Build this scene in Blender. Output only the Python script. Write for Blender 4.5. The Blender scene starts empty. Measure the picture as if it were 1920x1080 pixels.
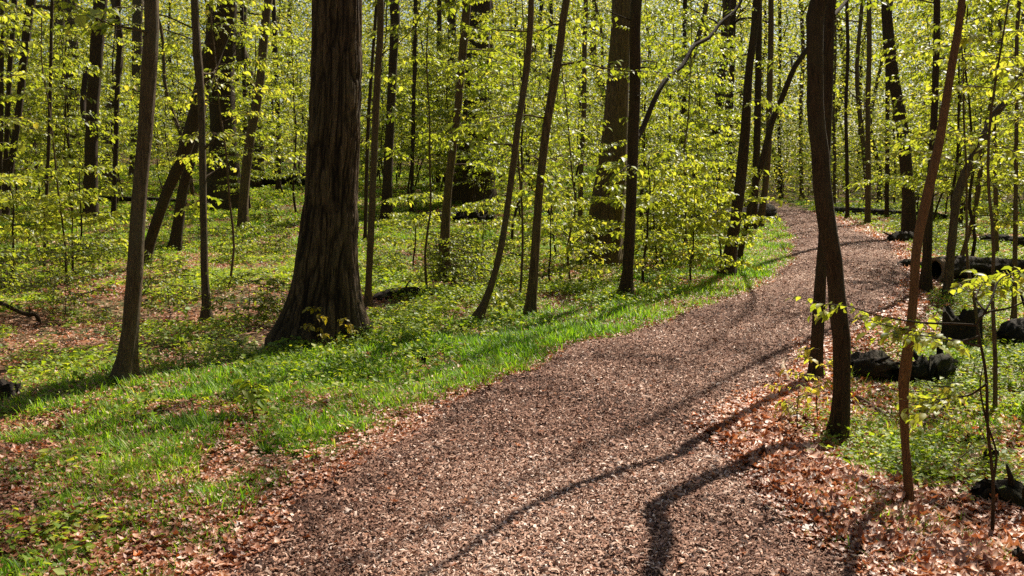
import bpy, math, random
import numpy as np
from mathutils import Vector

# ------------------------------------------------------------------ camera, sky, sun, exposure
SC = bpy.context.scene
COL = SC.collection
W, H, LENS = 1920.0, 1080.0, 35.0
F = W * LENS / 36.0
CAMH = 1.6
PITCH = math.atan(210.0 / F)
cam_data = bpy.data.cameras.new("camera")
cam_data.lens = LENS
cam_data.sensor_width = 36.0
cam_data.clip_start = 0.05
cam_data.clip_end = 1000.0
cam = bpy.data.objects.new("camera", cam_data)
COL.objects.link(cam)
cam.location = (0, 0, CAMH)
cam.rotation_euler = (math.pi / 2 - PITCH, 0, 0)
SC.camera = cam

SUN_AZ, SUN_EL = math.radians(32), math.radians(47)
world = bpy.data.worlds.new("World")
SC.world = world
world.use_nodes = True
wn = world.node_tree.nodes
sky = wn.new("ShaderNodeTexSky")
sky.sky_type = 'NISHITA'
sky.sun_disc = False
sky.sun_elevation = SUN_EL
sky.sun_rotation = SUN_AZ
sky.air_density = 1.0
sky.dust_density = 1.6
world.node_tree.links.new(sky.outputs[0], wn["Background"].inputs[0])
wn["Background"].inputs[1].default_value = 0.05
sl = bpy.data.lights.new("sun", 'SUN')
sl.energy = 5.0
sl.angle = math.radians(0.5)
sl.color = (1.0, 0.93, 0.80)
so = bpy.data.objects.new("sun", sl)
COL.objects.link(so)
sv = Vector((math.sin(SUN_AZ) * math.cos(SUN_EL), math.cos(SUN_AZ) * math.cos(SUN_EL), math.sin(SUN_EL)))
so.rotation_euler = sv.to_track_quat('Z', 'Y').to_euler()
so.location = sv * 60
SC.view_settings.view_transform = 'Standard'
SC.view_settings.look = 'None'
SC.view_settings.exposure = 1.0
SC.view_settings.gamma = 1.0
SC.cycles.max_bounces = 6
SC.cycles.diffuse_bounces = 3
SC.cycles.glossy_bounces = 2
SC.cycles.transmission_bounces = 4
SC.cycles.sample_clamp_indirect = 4.0
SC.cycles.use_denoising = False

R = np.random.default_rng(7)

# ------------------------------------------------------------------ noise and terrain
def hash2(ix, iy, s):
    n = (ix.astype(np.int64) * 374761393 + iy.astype(np.int64) * 668265263 + s * 974634533) & 0x7fffffff
    n = ((n ^ (n >> 13)) * 1274126177) & 0x7fffffff
    return ((n ^ (n >> 16)) & 0xffff) / 65535.0

def noise2(x, y, s=0):
    x = np.asarray(x, float); y = np.asarray(y, float)
    ix = np.floor(x); iy = np.floor(y)
    fx = x - ix; fy = y - iy
    fx = fx * fx * (3 - 2 * fx); fy = fy * fy * (3 - 2 * fy)
    a = hash2(ix, iy, s); b = hash2(ix + 1, iy, s); c = hash2(ix, iy + 1, s); d = hash2(ix + 1, iy + 1, s)
    return (a * (1 - fx) + b * fx) * (1 - fy) + (c * (1 - fx) + d * fx) * fy

def fbm(x, y, s=0, o=3):
    t = 0; a = 0.5; tot = 0
    for k in range(o):
        t = t + a * noise2(x * 2 ** k, y * 2 ** k, s + k * 17); tot += a; a *= 0.5
    return t / tot

PD = np.array([-6, 0, 3.98, 5.24, 5.97, 7.28, 9.33, 10.67, 13.6, 17.6, 23, 33.2, 46, 54, 62, 75])
PL = np.array([-1.3, -1.2, -1.02, -.84, -.70, -.234, .70, 1.70, 3.35, 5.0, 6.65, 9.16, 12.2, 13.6, 13.6, 11.0])
PR = np.array([1.2, 1.25, 1.28, 1.29, 1.28, 1.75, 2.75, 3.66, 5.2, 6.9, 8.7, 10.85, 13.3, 14.9, 15.6, 13.2])

def path_dist(x, y):
    """(metres left of the left edge, metres right of the right edge), ragged"""
    w = (fbm(x * 1.3, y * 1.3, 91) - .5) * .55
    return np.interp(y, PD, PL) - x + w, x - np.interp(y, PD, PR) + w

def sstep(a, b, x):
    t = np.clip((x - a) / (b - a), 0, 1)
    return t * t * (3 - 2 * t)

def ground_z(x, y):
    x = np.asarray(x, float); y = np.asarray(y, float)
    L = np.interp(y, PD, PL); Rr = np.interp(y, PD, PR)
    out = np.maximum(np.maximum(L - x, x - Rr), 0)
    m = sstep(0.0, 1.2, out)
    z = (fbm(x * .45, y * .45, 3) - .5) * .30 * m + (fbm(x * 1.9, y * 1.9, 8) - .5) * .07 * m
    z = z + .05 * np.maximum(y - 19, 0) * sstep(2, 9, L - x) * np.clip(1 - (y - 90) / 200, .3, 1)
    z = z - .22 * sstep(.1, 1.1, x - Rr) * sstep(26, 12, y)
    z = z + .03 * np.maximum(y - 55, 0)
    return z

CP, SP = math.cos(PITCH), math.sin(PITCH)
def ray(px, py):
    u = (px - W / 2) / F; v = -(py - H / 2) / F
    return np.array([u, CP + v * SP, -SP + v * CP])

def on_ground(px, py):
    r = ray(px, py); r = r / r[1]
    prev = 2.0
    for D in np.arange(2.0, 140, .1):
        if CAMH + r[2] * D <= float(ground_z(r[0] * D, D)):
            lo, hi = prev, D
            for _ in range(20):
                m = (lo + hi) / 2
                if CAMH + r[2] * m <= float(ground_z(r[0] * m, m)): hi = m
                else: lo = m
            D = hi
            return np.array([r[0] * D, D, float(ground_z(r[0] * D, D))])
        prev = D
    D = 120.0
    return np.array([r[0] * D, D, float(ground_z(r[0] * D, D))])

def at_depth(px, py, D):
    r = ray(px, py); r = r / r[1]
    return np.array([0, 0, CAMH]) + r * D

def ground_col(px, D):
    X = (px - W / 2) / F * D
    return np.array([X, D, float(ground_z(X, D))])

# ------------------------------------------------------------------ mesh helpers
class Geo:
    def __init__(s): s.v = []; s.f = []; s.a = []; s.n = 0
    def add(s, v, f, a=None):
        v = np.asarray(v, float).reshape(-1, 3)
        if a is None: a = np.full(len(v), .5)
        s.v.append(v); s.a.append(np.asarray(a, float))
        for q in (f if isinstance(f, list) else [f]):
            s.f.append(np.asarray(q, int) + s.n)
        s.n += len(v)

def mesh_from(name, g, mat, smooth=True):
    v = np.concatenate(g.v); a = np.concatenate(g.a)
    loops = np.concatenate([q.ravel() for q in g.f]).astype(np.int32)
    sizes = np.concatenate([np.full(len(q), q.shape[1]) for q in g.f]).astype(np.int32)
    starts = np.concatenate([[0], np.cumsum(sizes)[:-1]]).astype(np.int32)
    me = bpy.data.meshes.new(name)
    me.vertices.add(len(v)); me.vertices.foreach_set("co", v.astype(np.float32).ravel())
    me.loops.add(len(loops)); me.loops.foreach_set("vertex_index", loops)
    me.polygons.add(len(sizes))
    me.polygons.foreach_set("loop_start", starts)
    if smooth: me.polygons.foreach_set("use_smooth", np.ones(len(sizes), bool))
    at = me.attributes.new("v", 'FLOAT', 'POINT'); at.data.foreach_set("value", a.astype(np.float32))
    me.update(calc_edges=True); me.validate()
    me.materials.append(mat)
    return me

def obj(name, g, mat, parent=None, smooth=True):
    o = bpy.data.objects.new(name, mesh_from(name, g, mat, smooth)); COL.objects.link(o)
    if parent is not None: o.parent = parent
    return o

def tag(o, label, cat, group=None, kind=None):
    o["label"] = label; o["category"] = cat
    if group: o["group"] = group
    if kind: o["kind"] = kind
    return o

def thing(name, label, cat, loc=(0, 0, 0), rz=0.0, group=None):
    o = bpy.data.objects.new(name, None); COL.objects.link(o)
    o.empty_display_size = .1
    o.location = tuple(float(c) for c in loc); o.rotation_euler = (0, 0, rz)
    return tag(o, label, cat, group)

def dup(root, loc, rz=0.0, scale=1.0, label=None, group=None):
    r = root.copy(); COL.objects.link(r)
    r.location = tuple(float(c) for c in loc); r.rotation_euler = (0, 0, rz); r.scale = (scale,) * 3
    if label: r["label"] = label
    if group: r["group"] = group
    for ch in list(root.children):
        c = ch.copy(); COL.objects.link(c); c.parent = r
        for gch in list(ch.children):
            d = gch.copy(); COL.objects.link(d); d.parent = c
    return r

def smooth_line(p, r, n):
    """Catmull-Rom resample of a polyline with radii"""
    p = np.asarray(p, float); r = np.asarray(r, float)
    if len(p) < 3:
        t = np.linspace(0, 1, n)[:, None]
        return p[0] * (1 - t) + p[-1] * t, np.interp(t[:, 0], [0, 1], [r[0], r[-1]])
    P = np.vstack([2 * p[0] - p[1], p, 2 * p[-1] - p[-2]])
    seg = np.linalg.norm(np.diff(p, axis=0), axis=1); s = np.concatenate([[0], np.cumsum(seg)]); s /= s[-1]
    t = np.linspace(0, 1, n)
    k = np.clip(np.searchsorted(s, t, side='right') - 1, 0, len(p) - 2)
    u = ((t - s[k]) / (s[k + 1] - s[k] + 1e-9))[:, None]
    p0, p1, p2, p3 = P[k], P[k + 1], P[k + 2], P[k + 3]
    q = .5 * (2 * p1 + (p2 - p0) * u + (2 * p0 - 5 * p1 + 4 * p2 - p3) * u ** 2 + (3 * p1 - p0 - 3 * p2 + p3) * u ** 3)
    return q, np.interp(t, s, r)

def tube(g, p, r, ns=8, rough=0.0, seed=0, cap=True, fr=6.0, a=.5, flat=1.0, lobe=None):
    p = np.asarray(p, float); r = np.asarray(r, float); n = len(p)
    T = np.gradient(p, axis=0); T /= np.linalg.norm(T, axis=1)[:, None] + 1e-9
    ref = np.array([1.0, 0, 0]) if abs(T[n // 2][0]) < .8 else np.array([0, 1.0, 0])
    U = np.cross(T, ref); U /= np.linalg.norm(U, axis=1)[:, None] + 1e-9
    V = np.cross(T, U)
    ang = np.linspace(0, 2 * math.pi, ns, endpoint=False)
    rr = np.repeat(r[:, None], ns, 1)
    if rough:
        s = np.concatenate([[0], np.cumsum(np.linalg.norm(np.diff(p, axis=0), axis=1))])
        nx = fr * .35 * np.cos(ang)[None, :] + 50; ny = fr * .35 * np.sin(ang)[None, :] + s[:, None] * fr * .4
        rr = rr * (1 + rough * (fbm(nx + ny * .3, ny, seed) - .5) * 2)
    if lobe is not None: rr = rr * (1 + lobe[:, None] * (np.cos(ang * 4 + seed)[None] + .6 * np.cos(ang * 3 + seed * 2.3)[None]))
    v = p[:, None, :] + rr[:, :, None] * (np.cos(ang)[None, :, None] * U[:, None, :] + flat * np.sin(ang)[None, :, None] * V[:, None, :])
    i = np.arange(n - 1)[:, None] * ns; j = np.arange(ns)[None, :]; j2 = (j + 1) % ns
    q = np.stack([i + j, i + j2, i + ns + j2, i + ns + j], -1).reshape(-1, 4)
    vv = v.reshape(-1, 3); fs = [q]
    if cap:
        vv = np.vstack([vv, p[0], p[-1]])
        b = n * ns; jj = np.arange(ns); jn = (jj + 1) % ns
        fs.append(np.stack([np.full(ns, b), jn, jj], -1))
        fs.append(np.stack([np.full(ns, b + 1), (n - 1) * ns + jj, (n - 1) * ns + jn], -1))
    g.add(vv, fs, np.full(len(vv), a))

# leaf templates: x across, y along, z normal
LEAF_S = (np.array([[0, 0, 0], [-.34, .42, .10], [0, 1, -.12], [.34, .42, .10]]), [np.array([[0, 3, 2], [0, 2, 1]])])
LEAF_D = (np.array([[0, 0, 0], [0, .4, 0], [0, .75, -.04], [0, 1, -.16], [-.26, .28, .07], [-.25, .64, .05], [.26, .28, .07], [.25, .64, .05]]),
          [np.array([[0, 1, 4], [2, 3, 5], [0, 6, 1], [2, 7, 3]]), np.array([[1, 2, 5, 4], [1, 6, 7, 2]])])
# dead oak leaf: lobed
LEAF_O = (np.array([[0, 0, 0], [0, .35, 0], [0, .68, 0], [0, 1, .02], [-.28, .28, .06], [-.14, .46, .03], [-.35, .66, .08], [-.13, .85, .04],
                    [.26, .24, .06], [.15, .42, .03], [.33, .62, .08], [.14, .86, .04]]),
          [np.array([[0, 1, 4], [1, 5, 4], [2, 7, 6], [2, 3, 7], [0, 8, 1], [1, 8, 9], [2, 10, 11], [2, 11, 3]]),
           np.array([[1, 2, 6, 5], [1, 9, 10, 2]])])

def unit(a): return a / (np.linalg.norm(a, axis=-1, keepdims=True) + 1e-9)

def leaves(g, tmpl, P, Dr, N, S, A, curl=None, wid=None):
    tv, tf = tmpl
    n = len(P)
    if n == 0: return
    y = unit(Dr); x = unit(np.cross(y, N)); z = np.cross(x, y)
    t = np.repeat(tv[None], n, 0).copy()
    if wid is not None: t[:, :, 0] *= wid[:, None]
    if curl is not None:
        t[:, :, 2] += curl[:, :1] * (t[:, :, 0] ** 2) * 4 + curl[:, 1:2] * (t[:, :, 1] - .5) ** 2 * 2
    t *= S[:, None, None]
    v = P[:, None, :] + t[:, :, :1] * x[:, None] + t[:, :, 1:2] * y[:, None] + t[:, :, 2:] * z[:, None]
    m = len(tv); off = (np.arange(n) * m)[:, None, None]
    g.add(v.reshape(-1, 3), [(q[None] + off).reshape(-1, q.shape[1]) for q in tf], np.repeat(A, m))

def rdir(n):
    a = R.uniform(0, 2 * math.pi, n)
    return np.stack([np.cos(a), np.sin(a), np.zeros(n)], -1)

# ------------------------------------------------------------------ materials
def newmat(name):
    m = bpy.data.materials.new(name); m.use_nodes = True
    nt = m.node_tree; nt.nodes.clear()
    out = nt.nodes.new("ShaderNodeOutputMaterial")
    return m, nt, out

def ramp(nt, stops):
    r = nt.nodes.new("ShaderNodeValToRGB")
    e = r.color_ramp.elements
    while len(e) < len(stops): e.new(.5)
    for el, (p, c) in zip(e, stops): el.position = p; el.color = (*c, 1)
    return r

def leaf_mat(name, stops, trans=.5, tint=(1.25, 1.15, .35), rough=.45, spec=.4):
    m, nt, out = newmat(name); L = nt.links.new
    at = nt.nodes.new("ShaderNodeAttribute"); at.attribute_name = "v"
    rp = ramp(nt, stops); L(at.outputs["Fac"], rp.inputs[0])
    pb = nt.nodes.new("ShaderNodeBsdfPrincipled")
    pb.inputs["Roughness"].default_value = rough
    pb.inputs["Specular IOR Level"].default_value = spec
    L(rp.outputs[0], pb.inputs["Base Color"])
    tr = nt.nodes.new("ShaderNodeBsdfTranslucent")
    mx = nt.nodes.new("ShaderNodeMix"); mx.data_type = 'RGBA'; mx.blend_type = 'MULTIPLY'
    mx.inputs[0].default_value = 1.0
    L(rp.outputs[0], mx.inputs[6]); mx.inputs[7].default_value = (*tint, 1)
    L(mx.outputs[2], tr.inputs[0])
    ms = nt.nodes.new("ShaderNodeMixShader"); ms.inputs[0].default_value = trans
    L(pb.outputs[0], ms.inputs[1]); L(tr.outputs[0], ms.inputs[2]); L(ms.outputs[0], out.inputs[0])
    return m

def bark_mat(name, dark, light, scale=14, bump=.6, stretch=.14, rough=.9, moss=None, crev=None):
    m, nt, out = newmat(name); L = nt.links.new
    tc = nt.nodes.new("ShaderNodeTexCoord")
    mp = nt.nodes.new("ShaderNodeMapping"); mp.inputs["Scale"].default_value = (1, 1, stretch)
    L(tc.outputs["Object"], mp.inputs[0])
    vo = nt.nodes.new("ShaderNodeTexVoronoi"); vo.feature = 'DISTANCE_TO_EDGE'; vo.inputs["Scale"].default_value = scale
    nz = nt.nodes.new("ShaderNodeTexNoise"); nz.inputs["Scale"].default_value = scale * 2.2; nz.inputs["Detail"].default_value = 5
    n2 = nt.nodes.new("ShaderNodeTexNoise"); n2.inputs["Scale"].default_value = 2.3; n2.inputs["Detail"].default_value = 3
    ad = nt.nodes.new("ShaderNodeVectorMath"); ad.operation = 'MULTIPLY_ADD'
    ad.inputs[1].default_value = (.12, .12, .12)
    L(nz.outputs["Color"], ad.inputs[0]); L(mp.outputs[0], ad.inputs[2])
    L(mp.outputs[0], nz.inputs[0]); L(ad.outputs[0], vo.inputs[0]); L(tc.outputs["Object"], n2.inputs[0])
    ma = nt.nodes.new("ShaderNodeMath"); ma.operation = 'MULTIPLY_ADD'
    L(vo.outputs["Distance"], ma.inputs[0]); ma.inputs[1].default_value = 1.3
    L(nz.outputs["Fac"], ma.inputs[2])
    mid = tuple((a + b) / 2 for a, b in zip(dark, light))
    rp = ramp(nt, [(.32, dark), (.58, mid), (.95, light)])
    L(ma.outputs[0], rp.inputs[0])
    mx = nt.nodes.new("ShaderNodeMix"); mx.data_type = 'RGBA'; mx.blend_type = 'MIX'
    r2 = ramp(nt, [(.46, (0, 0, 0)), (.66, (1, 1, 1))]); L(n2.outputs["Fac"], r2.inputs[0])
    mv = nt.nodes.new("ShaderNodeMath"); mv.operation = 'MULTIPLY'; mv.inputs[1].default_value = .45
    L(r2.outputs[0], mv.inputs[0]); L(mv.outputs[0], mx.inputs[0])
    L(rp.outputs[0], mx.inputs[6]); mx.inputs[7].default_value = (*(moss or light), 1)
    pb = nt.nodes.new("ShaderNodeBsdfPrincipled"); pb.inputs["Roughness"].default_value = rough
    pb.inputs["Specular IOR Level"].default_value = .2
    col = mx.outputs[2]
    if crev:                                   # darker bark colour down in the furrows, painting in their shade
        at = nt.nodes.new("ShaderNodeAttribute"); at.attribute_name = "v"
        r3 = ramp(nt, [(.02, (0, 0, 0)), (.24, (1, 1, 1))]); L(at.outputs["Fac"], r3.inputs[0])
        m3 = nt.nodes.new("ShaderNodeMix"); m3.data_type = 'RGBA'
        L(r3.outputs[0], m3.inputs[0]); m3.inputs[6].default_value = (*crev, 1); L(col, m3.inputs[7]); col = m3.outputs[2]
    L(col, pb.inputs["Base Color"])
    bp = nt.nodes.new("ShaderNodeBump"); bp.inputs["Strength"].default_value = bump; bp.inputs["Distance"].default_value = .02
    L(ma.outputs[0], bp.inputs["Height"]); L(bp.outputs[0], pb.inputs["Normal"])
    L(pb.outputs[0], out.inputs[0])
    return m

def soil_mat(name, stops, scale, scale2, bump, patch=None):
    m, nt, out = newmat(name); L = nt.links.new
    tc = nt.nodes.new("ShaderNodeTexCoord")
    vo = nt.nodes.new("ShaderNodeTexVoronoi"); vo.inputs["Scale"].default_value = scale
    mp = nt.nodes.new("ShaderNodeMapping"); mp.inputs["Scale"].default_value = (1, 1.0, .2)
    nz0 = nt.nodes.new("ShaderNodeTexNoise"); nz0.inputs["Scale"].default_value = scale * .7
    ad = nt.nodes.new("ShaderNodeVectorMath"); ad.operation = 'MULTIPLY_ADD'; ad.inputs[1].default_value = (.05,) * 3
    L(tc.outputs["Object"], mp.inputs[0]); L(mp.outputs[0], nz0.inputs[0])
    L(nz0.outputs["Color"], ad.inputs[0]); L(mp.outputs[0], ad.inputs[2]); L(ad.outputs[0], vo.inputs[0])
    sx = nt.nodes.new("ShaderNodeSeparateColor"); L(vo.outputs["Color"], sx.inputs[0])
    rp = ramp(nt, stops); L(sx.outputs[0], rp.inputs[0])
    nz = nt.nodes.new("ShaderNodeTexNoise"); nz.inputs["Scale"].default_value = scale2; nz.inputs["Detail"].default_value = 6
    L(tc.outputs["Object"], nz.inputs[0])
    col = rp.outputs[0]
    if patch:
        mx = nt.nodes.new("ShaderNodeMix"); mx.data_type = 'RGBA'
        r2 = ramp(nt, [(.42, (0, 0, 0)), (.6, (1, 1, 1))]); L(nz.outputs["Fac"], r2.inputs[0])
        L(r2.outputs[0], mx.inputs[0]); L(col, mx.inputs[6]); mx.inputs[7].default_value = (*patch, 1)
        col = mx.outputs[2]
    pb = nt.nodes.new("ShaderNodeBsdfPrincipled"); pb.inputs["Roughness"].default_value = .95
    pb.inputs["Specular IOR Level"].default_value = .15
    L(col, pb.inputs["Base Color"])
    bp = nt.nodes.new("ShaderNodeBump"); bp.inputs["Strength"].default_value = bump; bp.inputs["Distance"].default_value = .02
    L(sx.outputs[1], bp.inputs["Height"]); L(bp.outputs[0], pb.inputs["Normal"]); L(pb.outputs[0], out.inputs[0])
    return m

M_LEAF = leaf_mat("young_leaf", [(0, (.10, .155, .018)), (.45, (.26, .315, .040)), (.8, (.40, .43, .085)), (1, (.49, .43, .10))], .6, (1.4, 1.3, .5))
M_YLEAF = leaf_mat("yellow_leaf", [(0, (.30, .28, .03)), (.6, (.45, .36, .05)), (1, (.5, .30, .07))], .5)
M_FAR = leaf_mat("far_leaf", [(0, (.09, .13, .025)), (.5, (.28, .32, .06)), (1, (.54, .48, .12))], .6, (1.3, 1.25, .6))
M_GRASS = leaf_mat("grass_blade", [(0, (.06, .16, .010)), (.55, (.19, .35, .02)), (.9, (.37, .47, .06)), (1, (.46, .44, .13))], .5, (1.3, 1.3, .45), .5, .3)
M_HERB = leaf_mat("herb_leaf", [(0, (.08, .16, .015)), (.5, (.23, .33, .03)), (1, (.45, .47, .08))], .55, (1.35, 1.25, .4), .5, .3)
M_LITTER = leaf_mat("dead_leaf", [(0, (.10, .04, .02)), (.3, (.30, .105, .045)), (.6, (.50, .25, .145)), (.84, (.66, .46, .34)), (.92, (.68, .50, .39)), (1, (.58, .16, .03))], .22, (1.2, .85, .55), .5, .45)
M_CHIP = leaf_mat("wood_chip", [(0, (.045, .019, .012)), (.35, (.20, .092, .058)), (.65, (.36, .20, .135)), (.85, (.53, .355, .27)), (1, (.70, .54, .45))], .02, (1, 1, 1), .8, .2)
M_OAK = bark_mat("oak_bark", (.018, .010, .006), (.135, .086, .048), 17, 1.0, .2, .9, (.10, .075, .04), (.014, .008, .005))
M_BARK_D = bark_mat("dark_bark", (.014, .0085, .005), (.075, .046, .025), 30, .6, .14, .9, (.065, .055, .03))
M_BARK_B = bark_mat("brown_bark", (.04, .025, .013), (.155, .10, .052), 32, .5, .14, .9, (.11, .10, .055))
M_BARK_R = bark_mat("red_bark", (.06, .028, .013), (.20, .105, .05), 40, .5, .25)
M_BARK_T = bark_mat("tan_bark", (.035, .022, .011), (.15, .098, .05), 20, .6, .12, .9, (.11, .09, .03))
M_BARK_G = bark_mat("grey_bark", (.034, .022, .013), (.135, .092, .054), 26, .6, .14, .9, (.125, .115, .07))
M_ROT = bark_mat("rotten_wood", (.008, .005, .0035), (.036, .023, .014), 16, .9, .5, .9, (.035, .04, .012))
M_CHAR = bark_mat("blackened_wood", (.008, .006, .005), (.034, .024, .017), 16, .9, .5)
M_STICK = bark_mat("stick_bark", (.10, .06, .035), (.30, .20, .13), 40, .4, .4)
M_PALE = bark_mat("bare_wood", (.22, .15, .09), (.46, .36, .26), 30, .4, .2)
M_GROUND = soil_mat("forest_floor", [(0, (.035, .02, .012)), (.4, (.14, .07, .035)), (.75, (.26, .14, .08)), (1, (.36, .22, .14))], 16, .7, .8, (.055, .075, .018))
M_PATH = soil_mat("wood_chip_path", [(0, (.05, .025, .018)), (.4, (.18, .10, .07)), (.8, (.36, .23, .17)), (1, (.5, .36, .29))], 45, 3, .9)

# ------------------------------------------------------------------ ground and path
def build_ground():
    ys = np.concatenate([np.arange(-30, 0, 3), np.arange(0, 14, .14), np.arange(14, 40, .5), np.arange(40, 100, 2), np.arange(100, 420, 20)])
    xs = np.concatenate([np.arange(-300, -60, 20), np.arange(-60, -14, 1.5), np.arange(-14, 14, .14), np.arange(14, 60, 1.5), np.arange(60, 301, 20)])
    X, Y = np.meshgrid(xs, ys)
    Z = ground_z(X, Y)
    v = np.stack([X, Y, Z], -1).reshape(-1, 3)
    nx, ny = len(xs), len(ys)
    i = np.arange(ny - 1)[:, None] * nx + np.arange(nx - 1)[None, :]
    q = np.stack([i, i + 1, i + nx + 1, i + nx], -1).reshape(-1, 4)
    g = Geo(); g.add(v, q)
    o = obj("ground", g, M_GROUND)
    o["kind"] = "structure"; o["label"] = "forest floor of soil and old leaves under the trees"
build_ground()

def build_path():
    ys = np.concatenate([np.arange(-6, 14, .12), np.arange(14, 75, .5)])
    ts = np.linspace(0, 1, 25)
    L = np.interp(ys, PD, PL); Rr = np.interp(ys, PD, PR)
    nl = (fbm(L * 1.3, ys * 1.3, 91) - .5) * .55; nr = (fbm(Rr * 1.3, ys * 1.3, 91) - .5) * .55
    L = L + nl - .1; Rr = Rr - nr + .1
    X = L[:, None] * (1 - ts) + Rr[:, None] * ts
    Y = np.repeat(ys[:, None], len(ts), 1)
    e = (2 * ts - 1) ** 2
    zc = .055 - .05 * e ** 2 - .10 * np.clip((np.abs(2 * ts - 1) - .93) / .07, 0, 1)
    Z = np.maximum(ground_z(X, Y), 0) * .9 + zc[None, :] + (fbm(X * 2.2, Y * 2.2, 44) - .5) * .035
    Z += .03 * np.maximum(Y - 55, 0) * 0
    v = np.stack([X, Y, Z], -1).reshape(-1, 3)
    nx, ny = len(ts), len(ys)
    i = np.arange(ny - 1)[:, None] * nx + np.arange(nx - 1)[None, :]
    q = np.stack([i, i + 1, i + nx + 1, i + nx], -1).reshape(-1, 4)
    g = Geo(); g.add(v, q)
    o = obj("path", g, M_PATH)
    o["kind"] = "structure"; o["label"] = "winding wood chip footpath through the trees"
build_path()

def surf_z(x, y):
    """height of whatever lies on top, path or forest floor"""
    L = np.interp(y, PD, PL); Rr = np.interp(y, PD, PR)
    L2 = L + (fbm(L * 1.3, y * 1.3, 91) - .5) * .55 - .1; R2 = Rr - (fbm(Rr * 1.3, y * 1.3, 91) - .5) * .55 + .1
    t = (x - L2) / (R2 - L2); e = np.abs(2 * t - 1)
    pz = np.maximum(ground_z(x, y), 0) * .9 + .055 - .05 * e ** 4 - .10 * np.clip((e - .93) / .07, 0, 1) + (fbm(x * 2.2, y * 2.2, 44) - .5) * .035
    return np.where(e <= 1, np.maximum(ground_z(x, y), pz), ground_z(x, y))

# ------------------------------------------------------------------ ground stuff
def scatter(n, d0, d1, k=2.0, half=.60):
    """points in a forward wedge, thinning with distance (density ~ D^-k)"""
    u = R.uniform(0, 1, n); e = 2 - k
    D = d0 * (d1 / d0) ** u if abs(e) < 1e-6 else (d0 ** e + u * (d1 ** e - d0 ** e)) ** (1 / e)
    t = R.uniform(-half, half, n)
    return D * np.tan(t) + R.uniform(-1.4, 1.4, n), D

def grass_mask(x, y):
    dl, dr = path_dist(x, y)
    n = fbm(x * .8, y * .8, 21); n2 = fbm(x * 2.2, y * 2.2, 23)
    front = sstep(6.0, 7.3, y + (n - .5) * 2.5); n3 = fbm(x * 3.2, y * 3.2, 29)
    strip = sstep(.02, .35, dl) * sstep(3.2 + 2.4 * sstep(9, 6.5, y), 1.0, dl) * front * sstep(60, 30, y)
    back = sstep(18, 22, y) * sstep(1, 3, dl) * .9 * sstep(.3, .48, n)
    tuft = sstep(.08, .5, dl) * (1 - front) * sstep(.43, .53, n3 * .6 + n2 * .4) * 1.0
    rg = sstep(.3, 1.2, dr) * sstep(5.2, 6.5, y) * sstep(.38, .55, n) * .8
    rt = sstep(.0, .3, dr) * sstep(6.5, 5, y) * sstep(.60, .68, n2) * .4
    return np.clip(strip * (.75 + .25 * sstep(.3, .5, n2)) + back + tuft + rg + rt, 0, 1)

def herb_mask(x, y):
    dl, dr = path_dist(x, y)
    n = fbm(x * .6, y * .6, 31); n2 = fbm(x * 1.7, y * 1.7, 33)
    l = sstep(.5, 1.6, dl) * sstep(6.8, 9.5, y) * (.35 + .65 * sstep(.38, .55, n)) * sstep(.38, .56, n2)
    lf = sstep(.3, 1.0, dl) * sstep(8, 6, y) * .16 * sstep(.42, .58, n2)
    r = sstep(.5, 1.5, dr + (n - .5)) * sstep(5.0, 6.6, y) * (.3 + .7 * sstep(.4, .55, n2))
    return np.clip(l + lf + r, 0, 1)

def litter_mask(x, y):
    dl, dr = path_dist(x, y)
    n = fbm(x * .9, y * .9, 41)
    dd = np.maximum(dl, dr); edge = np.exp(-(np.maximum(dd, 0) / .3) ** 2) * .7 * sstep(-.04, .12, dd)
    l = sstep(.0, .5, dl) * (1 - .35 * sstep(6.5, 5.5, y)) * (1 - .55 * sstep(5.6, 7.2, y) * sstep(12, 9, y)) * (.35 + .65 * sstep(.38, .55, n))
    r = sstep(-.05, .35, dr) * (.55 + .45 * sstep(9, 6, y))
    ins = .006 * (np.maximum(dl, dr) < 0)
    return np.clip(edge + l + r + ins, 0, 1)

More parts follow.
